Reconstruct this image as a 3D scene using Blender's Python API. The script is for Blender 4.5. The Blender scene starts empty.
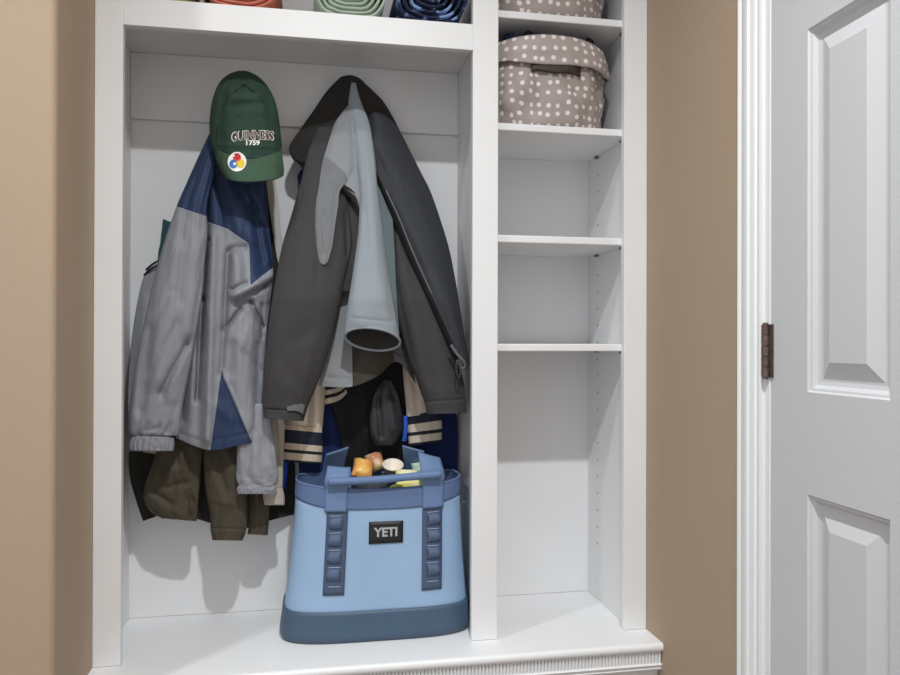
import bpy, bmesh, math, random
from mathutils import Vector, noise
from mathutils.bvhtree import BVHTree
random.seed(4)
C = bpy.context.scene.collection

# ------------------------------------------------------------------ camera
CAM = Vector((0, 0, 1.2)); FPX = 767.9; YAW, PITCH, ROLL = .1848, .0038, .0027
fw = Vector((math.sin(YAW)*math.cos(PITCH), math.cos(YAW)*math.cos(PITCH), math.sin(PITCH)))
r0 = Vector((math.cos(YAW), -math.sin(YAW), 0)); u0 = r0.cross(fw)
rt = r0*math.cos(ROLL)+u0*math.sin(ROLL); up = -r0*math.sin(ROLL)+u0*math.cos(ROLL)
cd = bpy.data.cameras.new('camera'); cam = bpy.data.objects.new('camera', cd); C.objects.link(cam)
from mathutils import Matrix
cam.matrix_world = Matrix.Translation(CAM) @ Matrix((rt, up, -fw)).transposed().to_4x4()
cd.sensor_width = 36; cd.lens = FPX/900*36; cd.clip_start = .02
bpy.context.scene.camera = cam
def ray(px, py): return fw + rt*((px-450)/FPX) - up*((py-337.5)/FPX)
def P(px, py, Y):                       # point at depth Y seen in that direction
    d = ray(px, py); return CAM + d*(Y/d.y)
def PZ(px, py, z):
    d = ray(px, py); return CAM + d*((z-CAM.z)/d.z)
def PX(px, py, X):
    d = ray(px, py); return CAM + d*(X/d.x)

# ------------------------------------------------------------------ materials
def lin(c): return c/12.92 if c <= .04045 else ((c+.055)/1.055)**2.4
def col(h, k=1.0):
    return tuple(min(.95, lin(int(h[i:i+2], 16)/255)*k) for i in (0, 2, 4)) + (1,)
MATS = {}
def mat(name, h, rough=.6, k=1.0, vary=.0, vscale=20, bump=0, bscale=200, sheen=0, metal=0, spec=.5, second=None, sharp=.15):
    if name in MATS: return MATS[name]
    m = bpy.data.materials.new(name); m.use_nodes = True; N = m.node_tree.nodes; L = m.node_tree.links
    b = N['Principled BSDF']; b.inputs['Roughness'].default_value = rough; b.inputs['Metallic'].default_value = metal
    b.inputs['Specular IOR Level'].default_value = spec
    if sheen: b.inputs['Sheen Weight'].default_value = sheen; b.inputs['Sheen Roughness'].default_value = .5
    c = col(h, k); b.inputs['Base Color'].default_value = c
    tc = N.new('ShaderNodeTexCoord')
    if vary or second:
        n = N.new('ShaderNodeTexNoise'); n.inputs['Scale'].default_value = vscale; n.inputs['Detail'].default_value = 4
        L.new(tc.outputs['Object'], n.inputs['Vector'])
        r = N.new('ShaderNodeValToRGB')
        r.color_ramp.elements[0].position = .5-sharp; r.color_ramp.elements[1].position = .5+sharp
        if second: r.color_ramp.elements[0].color = col(second, k); r.color_ramp.elements[1].color = c
        else:
            r.color_ramp.elements[0].color = tuple(x*(1-vary) for x in c[:3])+(1,)
            r.color_ramp.elements[1].color = tuple(min(.95, x*(1+vary)) for x in c[:3])+(1,)
        L.new(n.outputs['Fac'], r.inputs['Fac']); L.new(r.outputs['Color'], b.inputs['Base Color'])
    if bump:
        n = N.new('ShaderNodeTexNoise'); n.inputs['Scale'].default_value = bscale; n.inputs['Detail'].default_value = 3
        L.new(tc.outputs['Object'], n.inputs['Vector'])
        bp = N.new('ShaderNodeBump'); bp.inputs['Strength'].default_value = bump; bp.inputs['Distance'].default_value = .004
        L.new(n.outputs['Fac'], bp.inputs['Height']); L.new(bp.outputs['Normal'], b.inputs['Normal'])
    MATS[name] = m; return m
def ramp_uv(name, stops, axis='Y', rough=.8, bump=.1):       # bands along the cloth, constant colour
    m = mat(name, 'ffffff', rough, bump=bump, bscale=500); N = m.node_tree.nodes; L = m.node_tree.links
    b = N['Principled BSDF']; uv = N.new('ShaderNodeUVMap'); s = N.new('ShaderNodeSeparateXYZ')
    L.new(uv.outputs['UV'], s.inputs['Vector']); r = N.new('ShaderNodeValToRGB'); r.color_ramp.interpolation = 'CONSTANT'
    els = r.color_ramp.elements
    while len(els) < len(stops): els.new(.5)
    for e, (p, h) in zip(els, stops): e.position = p
    for e, (p, h) in zip(els, stops): e.color = col(h)
    L.new(s.outputs[axis], r.inputs['Fac']); L.new(r.outputs['Color'], b.inputs['Base Color']); return m
def dots_mat(name, base, dot, su, sv):
    m = mat(name, base, .6, bump=.9, bscale=20); N = m.node_tree.nodes; L = m.node_tree.links
    b = N['Principled BSDF']; uv = N.new('ShaderNodeUVMap'); mp = N.new('ShaderNodeMapping'); mp.inputs['Scale'].default_value = (su, sv, 1)
    L.new(uv.outputs['UV'], mp.inputs['Vector']); v = N.new('ShaderNodeTexVoronoi'); v.voronoi_dimensions = '2D'
    v.inputs['Scale'].default_value = 1; v.inputs['Randomness'].default_value = .42; L.new(mp.outputs['Vector'], v.inputs['Vector'])
    r = N.new('ShaderNodeValToRGB'); r.color_ramp.elements[0].position = .20; r.color_ramp.elements[1].position = .25
    r.color_ramp.elements[0].color = col(dot); r.color_ramp.elements[1].color = col(base)
    L.new(v.outputs['Distance'], r.inputs['Fac']); L.new(r.outputs['Color'], b.inputs['Base Color']); return m

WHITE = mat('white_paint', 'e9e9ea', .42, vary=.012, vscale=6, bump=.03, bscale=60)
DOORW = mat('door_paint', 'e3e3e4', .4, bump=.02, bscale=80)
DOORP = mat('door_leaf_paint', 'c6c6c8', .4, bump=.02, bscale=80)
TAN = mat('tan_wall_paint', 'ab9680', .75, vary=.012, vscale=3, bump=.12, bscale=90)
CEIL = mat('ceiling_paint', 'e8e6e2', .9)
FLOORM = mat('floor_wood', '7d7065', .5, vary=.2, vscale=5)
BRONZE = mat('worn_bronze', '6b5a50', .5, metal=.6, vary=.25, vscale=120)
STEEL = mat('brushed_steel', 'b8b8b8', .35, metal=1)

# ------------------------------------------------------------------ object helpers
def tag(o, label=None, cat=None, group=None, kind=None):
    if label: o['label'] = label
    if cat: o['category'] = cat
    if group: o['group'] = group
    if kind: o['kind'] = kind
    return o
def empty(name, loc, label, cat, group=None):
    o = bpy.data.objects.new(name, None); C.objects.link(o); o.location = loc; o.empty_display_size = .05
    return tag(o, label, cat, group)
def link(name, bm, m, parent=None, smooth=False, bevel=0, mats=None):
    me = bpy.data.meshes.new(name); bm.normal_update(); bm.to_mesh(me); bm.free()
    for x in (mats or [m]): me.materials.append(x)
    if smooth:
        for p in me.polygons: p.use_smooth = True
    o = bpy.data.objects.new(name, me); C.objects.link(o)
    if parent:
        o.parent = parent; q = parent; off = Vector((0, 0, 0))
        while q: off += q.location; q = q.parent
        o.location = -off
    if bevel:
        b = o.modifiers.new('bevel', 'BEVEL'); b.width = bevel; b.segments = 2; b.limit_method = 'ANGLE'
    return o
def box(bm, x0, x1, y0, y1, z0, z1):
    v = [bm.verts.new((x, y, z)) for x in (x0, x1) for y in (y0, y1) for z in (z0, z1)]
    for f in ((0, 1, 3, 2), (4, 6, 7, 5), (0, 4, 5, 1), (2, 3, 7, 6), (0, 2, 6, 4), (1, 5, 7, 3)): bm.faces.new([v[i] for i in f])
def bx(name, a, m, parent=None, bevel=0):
    bm = bmesh.new(); box(bm, *a); return link(name, bm, m, parent, bevel=bevel)
def extrude_profile(bm, pts, axis, a, b):       # closed profile of 2D points, swept along an axis
    def mk(p, t):
        return {'X': (t, p[0], p[1]), 'Y': (p[0], t, p[1]), 'Z': (p[0], p[1], t)}[axis]
    A = [bm.verts.new(mk(p, a)) for p in pts]; B = [bm.verts.new(mk(p, b)) for p in pts]
    n = len(pts)
    for i in range(n): bm.faces.new((A[i], A[(i+1) % n], B[(i+1) % n], B[i]))
    bm.faces.new(A[::-1]); bm.faces.new(B); bmesh.ops.recalc_face_normals(bm, faces=bm.faces)
def cr(p0, p1, p2, p3, t):
    return .5*(2*p1+(p2-p0)*t+(2*p0-5*p1+4*p2-p3)*t*t+(3*p1-p0-3*p2+p3)*t**3)
def spline(pts, n):                              # resample a list of Vectors to n+1 points
    m = len(pts)-1; out = []
    for i in range(n+1):
        s = i/n*m; k = min(int(s), m-1); t = s-k
        out.append(cr(pts[max(k-1, 0)], pts[k], pts[k+1], pts[min(k+2, m)], t))
    return out
def inpoly(x, y, poly):
    c = False; j = len(poly)-1
    for i in range(len(poly)):
        xi, yi = poly[i]; xj, yj = poly[j]
        if (yi > y) != (yj > y) and x < (xj-xi)*(y-yi)/(yj-yi)+xi: c = not c
        j = i
    return c
def sdist(x, y, poly):                           # signed distance to a polygon, positive inside
    d = 1e9; n = len(poly)
    for i in range(n):
        x0, y0 = poly[i]; dx, dy = poly[(i+1) % n][0]-x0, poly[(i+1) % n][1]-y0
        t = max(0, min(1, ((x-x0)*dx+(y-y0)*dy)/(dx*dx+dy*dy))); d = min(d, (x-x0-t*dx)**2+(y-y0-t*dy)**2)
    return math.sqrt(d)*(1 if inpoly(x, y, poly) else -1)
def crease(creases, x, y):
    d = 0
    for (x0, y0, x1, y1, w, a) in creases:
        dx, dy = x1-x0, y1-y0; L2 = dx*dx+dy*dy
        t = max(0, min(1, ((x-x0)*dx+(y-y0)*dy)/L2)); ex, ey = x-x0-t*dx, y-y0-t*dy
        q = (ex*ex+ey*ey)/(w*w)
        if q < 9: d += a*math.exp(-q)*(1 if 0 < t < 1 else .9)
    return d
def wrinkle(seed, amp, fx, fy):
    def f(u, v):
        n = noise.noise(Vector((u*fx, v*fy, seed)))+.5*noise.noise(Vector((u*fx*2.1+3, v*fy*2.1, seed+7)))
        r = 1-abs(noise.noise(Vector((u*fx*.8+9, v*fy*.8+2, seed+3))))*2
        return amp*(n*.8-.45*r*r)
    return f
def grid_object(name, G, closed, m, parent, thick, sel=None, mats=None, inner=None, rim=None, wrap=0):
    """G[j][i] = (world point, uv, px, py); builds the quads chosen by sel"""
    bm = bmesh.new(); uvl = bm.loops.layers.uv.new('UVMap'); V = {}
    nv = len(G)-1; nu = len(G[0])-(0 if closed else 1)
    def vert(j, i):
        i2 = i % len(G[0]) if closed else i
        if (j, i2) not in V: V[j, i2] = bm.verts.new(G[j][i2][0])
        return V[j, i2]
    W = len(G[0]); val = {}; cutv = {}
    if sel:
        for j in range(nv+1):
            for i in range(W): val[j, i] = sel(G[j][i][2], G[j][i][3])
    def cut(k0, k1):
        key = (min(k0, k1), max(k0, k1))
        if key not in cutv:
            a, b = key; t = val[a]/(val[a]-val[b]); cutv[key] = bm.verts.new(G[a[0]][a[1]][0].lerp(G[b[0]][b[1]][0], t))
        return cutv[key]
    for j in range(nv):
        for i in range(nu):
            ks = [(j, i), (j+1, i), (j+1, i+1), (j, i+1)]
            uvs = [(i/nu, j/nv), (i/nu, (j+1)/nv), ((i+1)/nu, (j+1)/nv), ((i+1)/nu, j/nv)]
            kk = [(a, b % W) for a, b in ks]
            if sel and not all(val[k] >= 0 for k in kk):
                if all(val[k] < 0 for k in kk): continue
                vs = []; uu = []
                for q in range(4):
                    k0, k1 = kk[q], kk[(q+1) % 4]
                    if val[k0] >= 0: vs.append(vert(*ks[q])); uu.append(uvs[q])
                    if (val[k0] >= 0) != (val[k1] >= 0): vs.append(cut(k0, k1)); uu.append(uvs[q])
                vs2 = []; u2 = []
                for v, u in zip(vs, uu):
                    if v not in vs2: vs2.append(v); u2.append(u)
                if len(vs2) < 3: continue
                f = bm.faces.new(vs2); uvs = u2
            else: f = bm.faces.new([vert(*k) for k in ks])
            if wrap: uvs = [(G[a][b % W][1][0]+(wrap if b >= W else 0), G[a][b % W][1][1]) for a, b in ks]
            for l, q in zip(f.loops, uvs): l[uvl].uv = q
    o = link(name, bm, m, parent, smooth=True, mats=mats)
    if thick:
        s = o.modifiers.new('cloth', 'SOLIDIFY'); s.thickness = thick; s.offset = 0
        if inner is not None: s.material_offset = inner
        if rim is not None: s.material_offset_rim = rim
    return o
DEPTH = [lambda y: 0]
def hang(amount, y0=140, y1=330): DEPTH[0] = lambda y: amount*max(0, min(1, (y-y0)/(y1-y0)))
def sheet_grid(rows, nu, nv, creases=(), fold=None, bulge=0):
    """rows of (px, py, Y) points, top to bottom"""
    R = [spline([Vector(p) for p in r], nu) for r in rows]
    cols = [spline([r[i] for r in R], nv) for i in range(nu+1)]
    G = []
    for j in range(nv+1):
        line = []
        for i in range(nu+1):
            p = cols[i][j]; u, v = i/nu, j/nv
            Y = p.z + DEPTH[0](p.y) + crease(creases, p.x, p.y) + (fold(u, v) if fold else 0) - bulge*math.sin(math.pi*u)**.7
            line.append((P(p.x, p.y, Y), (u, v), p.x, p.y))
        G.append(line)
    return G
def sheet(name, rows, m, parent, nu=48, nv=60, thick=.003, creases=(), fold=None, bulge=0, sel=None):
    return grid_object(name, sheet_grid(rows, nu, nv, creases, fold, bulge), False, m, parent, thick, sel)
def tube_grid(rings, nu, nv, creases=(), fold=None, power=1.0, back=.5):
    """rings (xl, yl, xr, yr, Y, half depth[, front rise px]); sleeve-like closed loft"""
    arr = [list(r)+[0]*(7-len(r)) for r in rings]
    m = len(arr)-1; S = []
    for j in range(nv+1):
        s = j/nv*m; k = min(int(s), m-1); t = s-k
        S.append([cr(arr[max(k-1, 0)][q], arr[k][q], arr[k+1][q], arr[min(k+2, m)][q], t) for q in range(7)])
    G = []
    for j, (xl, yl, xr, yr, Y, hd, rise) in enumerate(S):
        line = []; n = nu
        for i in range(n):
            a = 2*math.pi*i/n; ca, sa = -math.cos(a), math.sin(a)      # starts left, goes over the front
            t = (ca+1)/2; x = xl+(xr-xl)*t; y = yl+(yr-yl)*t - rise*sa
            d = (abs(sa)**power)*(1 if sa > 0 else -back)
            f = fold(i/n*6.2832, j/nv) if fold else 0
            cre = crease(creases, x, y) if sa > 0 else 0
            YY = Y + DEPTH[0](y) - hd*d + cre + f*(1 if sa > -.2 else .3)
            line.append((P(x, y, YY), (i/n, j/nv), x, y if sa > 0 else y))
        G.append(line)
    return G
def wfold(seed, amp, fa, fy):
    def f(a, v):
        c = Vector((math.cos(a)*fa, math.sin(a)*fa+v*.7, v*fy+seed))
        n = noise.noise(c)+.5*noise.noise(c*2.2)
        return amp*n
    return f
def tube(name, rings, m, parent, nu=56, nv=60, thick=.003, creases=(), fold=None, sel=None, mats=None, inner=None, rim=None, power=1.0):
    return grid_object(name, tube_grid(rings, nu, nv, creases, fold, power), True, m, parent, thick, sel, mats, inner, rim)
def path_tube(name, pts, rad, m, parent=None, n=10, seg=8):
    pts = spline([Vector(p) for p in pts], seg*(len(pts)-1)); bm = bmesh.new(); rows = []
    for k, p in enumerate(pts):
        d = (pts[min(k+1, len(pts)-1)]-pts[max(k-1, 0)]).normalized()
        a = d.cross(Vector((0, 0, 1)) if abs(d.z) < .9 else Vector((1, 0, 0))).normalized(); b = d.cross(a)
        rows.append([bm.verts.new(p+rad*(a*math.cos(t)+b*math.sin(t))) for t in [2*math.pi*i/n for i in range(n)]])
    for r, s in zip(rows, rows[1:]):
        for i in range(n): bm.faces.new((r[i], r[(i+1) % n], s[(i+1) % n], s[i]))
    bm.faces.new(rows[0][::-1]); bm.faces.new(rows[-1])
    return link(name, bm, m, parent, smooth=True)
def text_mesh(txt, size, bold=0, extrude=0, shear=0):
    cu = bpy.data.curves.new('t', 'FONT'); cu.body = txt; cu.size = size; cu.offset = bold; cu.extrude = extrude
    cu.align_x = 'CENTER'; cu.align_y = 'CENTER'; cu.shear = shear; cu.resolution_u = 3
    o = bpy.data.objects.new('t', cu); C.objects.link(o); bpy.context.view_layer.update()
    me = bpy.data.meshes.new_from_object(o.evaluated_get(bpy.context.evaluated_depsgraph_get()))
    bpy.data.objects.remove(o); bpy.data.curves.remove(cu); return me
def surf_of(objs):
    bvs = []
    bpy.context.view_layer.update()
    for o in objs:
        bm = bmesh.new(); bm.from_mesh(o.data); bm.transform(o.matrix_world); bvs.append(BVHTree.FromBMesh(bm)); bm.free()
    def f(px, py, lift):
        d = ray(px, py).normalized(); best = None
        for b in bvs:
            h = b.ray_cast(CAM, d)
            if h[0] is not None and (best is None or h[3] < best[3]): best = h
        if not best: return P(px, py, 1.95)
        n = best[1] if best[1].dot(d) < 0 else -best[1]
        return best[0]+n*lift-d*lift*.5
    return f
# ------------------------------------------------------------------ the room
D = 1.85; BACK = 2.1606; ZB = .4606; Z0 = 1.2
X0, X1, X2, X3, X4, X5 = -.4725, -.412, .4017, .4662, .7990, .8615
TOP = 2.42
# left wall: return into the alcove, bullnose corner, then the face towards the room
bm = bmesh.new(); r = .013; pts = [(X0, 2.2), (X0, 1.580+r)]
pts += [(X0-r+r*math.cos(t), 1.580+r-r*math.sin(t)) for t in [math.pi/2*i/20 for i in range(1, 20)]]
pts += [(X0-r, 1.580), (-2.6, 1.580), (-2.6, 2.2)]
extrude_profile(bm, pts, 'Z', 0, 3.02); o = link('wall_left', bm, TAN, smooth=False); tag(o, kind='structure')
tag(bx('wall_back', (X0, X5, 2.19, 2.29, 0, 3.02), TAN), kind='structure')
DY0, DY1 = 1.335, .60             # door opening in the right wall
bm = bmesh.new(); box(bm, X5, X5+.12, DY0, 2.29, 0, 3.02); box(bm, X5, X5+.12, -2.0, DY1, 0, 3.02); box(bm, X5, X5+.12, DY1, DY0, 2.13, 3.02)
tag(link('wall_right', bm, TAN), kind='structure')
tag(bx('floor', (-2.6, X5, -2.0, 2.29, -.06, 0), FLOORM), kind='structure')
tag(bx('ceiling', (-2.6, X5, -2.0, 2.29, 3.02, 3.08), CEIL), kind='structure')

# door casing: colonial profile, swept up the side and over the head
prof = [(0, 0), (0, -.011), (.004, -.0145), (.009, -.0165), (.013, -.0150), (.017, -.0125), (.030, -.0165), (.040, -.0175), (.048, -.0170),
        (.052, -.0135), (.055, -.0135), (.066, -.0115), (.069, -.008), (.072, -.008), (.080, -.0095), (.086, -.0075), (.086, 0)]
bm = bmesh.new()
extrude_profile(bm, [(X5+b*1.1, 1.406-a*.88) for a, b in prof], 'Z', 0, 2.216)
extrude_profile(bm, [(X5+b*1.1, DY1-.097+a) for a, b in prof], 'Z', 0, 2.216)
extrude_profile(bm, [(X5+b*1.1, 2.216-a) for a, b in prof], 'Y', DY1-.097, 1.406)
tag(link('trim_1', bm, DOORW), kind='structure')
bm = bmesh.new()                  # jamb
box(bm, X5-.002, X5+.12, DY0-.022, DY0+.012, 0, 2.13); box(bm, X5-.002, X5+.12, DY1-.012, DY1+.022, 0, 2.13); box(bm, X5-.002, X5+.12, DY1, DY0, 2.108, 2.14)
tag(link('trim_2', bm, DOORW, bevel=.002), kind='structure')

# six-panel door, moulded panels
def door():
    bm = bmesh.new(); y0, y1, z0, z1 = 1.310, .624, .008, 2.105; xf = X5-.001
    ys = [y0, 1.2044, 1.0105, .915, .722, y1]; zs = [z0, .22, .9328, 1.1116, 1.7462, 1.845, 2.0, z1]
    def q(a, b, c, d): bm.faces.new([bm.verts.new(p) for p in (a, b, c, d)])
    steps = [(0, 0), (.003, .004), (.007, .005), (.013, .0115), (.020, .0135), (.0245, .0135), (.052, .0035), (.053, .003)]
    for i in range(5):
        for j in range(7):
            a, b, c, d = ys[i], ys[i+1], zs[j], zs[j+1]
            if i in (1, 3) and j in (1, 3, 5):
                for (s, e), (s2, e2) in zip(steps, steps[1:]):
                    P0 = [(xf+e, a-s, c+s), (xf+e, b+s, c+s), (xf+e, b+s, d-s), (xf+e, a-s, d-s)]
                    P1 = [(xf+e2, a-s2, c+s2), (xf+e2, b+s2, c+s2), (xf+e2, b+s2, d-s2), (xf+e2, a-s2, d-s2)]
                    for k in range(4): q(P0[k], P0[(k+1) % 4], P1[(k+1) % 4], P1[k])
                q(*P1)
            else: q((xf, a, c), (xf, b, c), (xf, b, d), (xf, a, d))
    q((xf, y0, z0), (xf+.035, y0, z0), (xf+.035, y0, z1), (xf, y0, z1)); q((xf, y1, z0), (xf+.035, y1, z0), (xf+.035, y1, z1), (xf, y1, z1))
    q((xf+.035, y0, z0), (xf+.035, y1, z0), (xf+.035, y1, z1), (xf+.035, y0, z1))
    q((xf, y0, z1), (xf+.035, y0, z1), (xf+.035, y1, z1), (xf, y1, z1)); q((xf, y0, z0), (xf+.035, y0, z0), (xf+.035, y1, z0), (xf, y1, z0))
    bmesh.ops.remove_doubles(bm, verts=bm.verts, dist=1e-5); bmesh.ops.recalc_face_normals(bm, faces=bm.faces)
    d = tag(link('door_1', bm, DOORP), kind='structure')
    bm = bmesh.new(); za, zb = PX(766, 377, X5).z, PX(766, 324.5, X5).z
    hy = 1.318; n = 5; hx = X5-.0085
    for k in range(n):
        z_a = za+(zb-za)*k/n+.0008; z_b = za+(zb-za)*(k+1)/n-.0008
        bmesh.ops.create_cone(bm, cap_ends=True, segments=14, radius1=.0072, radius2=.0072, depth=z_b-z_a, matrix=Matrix.Translation((hx, hy, (z_a+z_b)/2)))
    bmesh.ops.create_cone(bm, cap_ends=True, segments=12, radius1=.0045, radius2=.0045, depth=zb-za+.006, matrix=Matrix.Translation((hx, hy, (za+zb)/2)))
    box(bm, X5-.0035, X5-.0011, hy-.016, hy, za, zb)
    box(bm, X5-.0055, X5-.0021, hy, hy+.016, za, zb)
    h = link('hinge', bm, BRONZE, d); h['label'] = 'worn bronze hinge'
door()

# ------------------------------------------------------------------ built-in locker and cubbies
cab = empty('built_in_cabinet', (.19, 1.95, ZB), 'white built-in locker with open coat bay and narrow shelf column standing on the bench', 'cabinet')
def cp(name, *boxes, bevel=.0012, label=None):
    bm = bmesh.new()
    for b in boxes: box(bm, *b)
    o = link(name, bm, WHITE, cab, bevel=bevel)
    if label: o['label'] = label
    return o
F1 = D+.021
for (a, b) in ((X0+.0005, X1), (X2, X3), (X4, X5-.0005)): cp('stile', (a, b, D, F1, ZB, TOP))
cp('rail', (X1, X2, D+.0004, F1-.0004, Z0+.7167, Z0+.781)); cp('rail', (X1, X2, D+.0004, F1-.0004, TOP-.09, TOP)); cp('rail', (X3, X4, D+.0004, F1-.0004, TOP-.09, TOP))
cp('side_panel', (X0+.0005, -.4598, F1, BACK, ZB, TOP)); cp('divider_panel', (.4242, .4440, F1, BACK, ZB, TOP)); 
bm = bmesh.new(); box(bm, .8208, X5-.0005, F1, BACK, ZB, TOP)
sp = link('side_panel', bm, WHITE, cab, bevel=.001)
cp('back_panel', (X0+.0005, X5-.0005, BACK, BACK+.012, ZB, TOP)); cp('top_panel', (X0+.0005, X5-.0005, F1, BACK, TOP-.02, TOP))
# mounting board across the top of the coat bay
zbd = P(290, 126.5, BACK-.014).z
cp('hook_board', (-.4598, .4242, BACK-.014, BACK, zbd, Z0+.761), bevel=.003)
cp('shelf', (-.4598, .4242, F1, BACK, Z0+.761, Z0+.781))
SH = [.8303, .5471, .2654, -.0084]
for z in SH: cp('shelf', (.4445, .8203, F1-.002, BACK, Z0+z-.0185, Z0+z), bevel=.0025)
PIN = mat('pin_metal', '6c6c6c', .4, metal=.7)
for z in SH:                      # shelf pins and pin holes of the right side panel
    for y in (1.905, 2.085): bx('shelf_pin', (.8110, .8206, y-.006, y+.006, Z0+z-.0245, Z0+z-.0187), PIN, cab)
HOLE = mat('pin_hole', '8a8a8a', .9)
z = .62
while z < 2.3:
    if not any(abs(z-Z0-s+.02) < .02 for s in SH):
        bm = bmesh.new()
        bmesh.ops.create_cone(bm, cap_ends=True, segments=10, radius1=.0028, radius2=.0028, depth=.0012, matrix=Matrix.Translation((.8206, 2.085, z)) @ Matrix.Rotation(math.pi/2, 4, 'Y'))
        link('pin_hole', bm, HOLE, sp)
    z += .048
# coat hooks on the board
for hx in (P(240, 100, 2.1).x, P(350, 100, 2.1).x):
    bm = bmesh.new(); zc = Z0+.56
    box(bm, hx-.012, hx+.012, BACK-.020, BACK-.014, zc-.05, zc+.03)
    bmesh.ops.create_cone(bm, cap_ends=True, segments=12, radius1=.006, radius2=.005, depth=.05, matrix=Matrix.Translation((hx, BACK-.043, zc)) @ Matrix.Rotation(math.pi/2, 4, 'X'))
    bmesh.ops.create_uvsphere(bm, u_segments=12, v_segments=8, radius=.009, matrix=Matrix.Translation((hx, BACK-.069, zc)))
    link('coat_hook', bm, STEEL, cab)

# bench under the locker
ben = empty('bench', (.19, 1.95, 0), 'white bench seat with rounded nosing and fluted moulding under the locker', 'bench')
NF = 1.752
bm = bmesh.new(); t = .022
pr = [(2.172, ZB-.0006), (NF+.010, ZB-.0006)]+[(NF+.010-.010*math.sin(a), ZB-.0006-.011+.011*math.cos(a)) for a in [math.pi*i/10 for i in range(1, 10)]]+[(NF+.010, ZB-t), (2.172, ZB-t)]
extrude_profile(bm, pr, 'X', X0+.0006, X5-.0006); o = link('seat_top', bm, WHITE, ben)
bm = bmesh.new()                 # fluted moulding
zt, zb_ = ZB-t, ZB-t-.030; yf = NF+.010; n = int((X5-X0)/.0085); pt = []
for k in range(n):
    x = X0+.001+(X5-X0-.002)*k/n; w = (X5-X0-.002)/n
    pt += [(x, yf+.0045), (x+w*.12, yf+.001), (x+w*.35, yf-.001), (x+w*.65, yf-.001), (x+w*.88, yf+.001)]
pt += [(X5-.001, yf+.0045), (X5-.001, yf+.03), (X0+.001, yf+.03)]
extrude_profile(bm, pt, 'Z', zb_, zt); link('fluted_moulding', bm, WHITE, ben)
bm = bmesh.new()
pr = [(yf+.03, zb_), (yf-.002, zb_), (yf-.004, zb_-.003), (yf-.002, zb_-.006), (yf+.001, zb_-.008), (yf+.001, zb_-.011), (yf-.001, zb_-.013), (yf+.004, zb_-.018), (yf+.010, zb_-.022), (yf+.03, zb_-.022)]
extrude_profile(bm, pr, 'X', X0+.001, X5-.001); link('bead_moulding', bm, WHITE, ben)
bx('front_panel', (X0+.001, X5-.001, yf+.022, yf+.042, 0, zt), WHITE, ben)

# ------------------------------------------------------------------ fabric colours
NYL_G = mat('grey_nylon', '8c8e95', .62, vary=.03, vscale=12, bump=.55, bscale=38, spec=.35)
NYL_D = mat('grey_nylon_piping', '15161a', .5)
NYL_N = mat('navy_nylon', '2b3b5a', .62, vary=.06, vscale=12, bump=.5, bscale=38, spec=.3)
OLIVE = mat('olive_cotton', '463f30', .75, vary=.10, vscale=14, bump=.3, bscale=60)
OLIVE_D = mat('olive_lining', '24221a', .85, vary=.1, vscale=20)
CHAR = mat('charcoal_softshell', '3a3839', .85, vary=.04, vscale=18, bump=.10, bscale=300)
CHAR_B = mat('blue_charcoal_softshell', '2f3137', .8, vary=.04, vscale=18, bump=.10, bscale=300)
CHAR_D = mat('dark_facing', '2c2926', .9, vary=.05)
LIN = mat('pale_fleece_lining', '90989f', .9, bump=.12, bscale=400)
LIN_W = mat('warm_lining', '8b8e92', .9, bump=.12, bscale=400)
LIN_B = mat('blue_grey_lining', '69757a', .9, bump=.12, bscale=400)
CREAM = mat('cream_wool', 'cfc2b2', .9, bump=.2, bscale=200)
NAVY = mat('royal_navy_wool', '14275e', .85, vary=.1, bump=.2, bscale=200)
BEIGE = mat('beige_canvas', 'b3ab9f', .8, vary=.08, vscale=25, bump=.2, bscale=80)
BLACK = mat('black_plastic', '121212', .5)
BLUE = mat('bright_blue', '1a4fc0', .5)

# ------------------------------------------------------------------ windbreaker
hang(-.045)
wb = empty('windbreaker', P(215, 150, 2.06), 'light grey windbreaker with navy yoke hanging under the green cap', 'jacket')
rows = [[(213, 130, 2.060), (230, 128, 2.050), (246, 130, 2.055), (259, 140, 2.07)],
        [(204, 180, 2.050), (226, 180, 2.020), (248, 180, 2.025), (266, 183, 2.06)],
        [(200, 227, 2.035), (224, 228, 2.000), (250, 228, 2.005), (269, 227, 2.045)],
        [(197, 268, 2.025), (224, 270, 1.985), (252, 270, 1.985), (273, 268, 2.035)],
        [(195, 302, 2.022), (223, 302, 1.985), (250, 302, 1.985), (270, 300, 2.030)],
        [(190, 338, 2.022), (220, 338, 1.985), (248, 338, 1.985), (266, 336, 2.025)],
        [(182, 376, 2.022), (216, 378, 1.985), (245, 378, 1.985), (266, 376, 2.020)],
        [(178, 410, 2.022), (212, 414, 1.985), (244, 412, 1.985), (268, 410, 2.020)],
        [(176, 438, 2.022), (210, 450, 1.985), (244, 444, 1.985), (269, 438, 2.020)]]
yoke = [(120, 60), (120, 204), (176, 206.7), (198.7, 214), (203, 220), (228, 229), (249, 243.5), (250.7, 285.4), (262, 276), (273.5, 267), (340, 255), (340, 60)]
tri = [(221.5, 372), (209, 460), (259, 460), (251, 440), (237, 408)]
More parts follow.
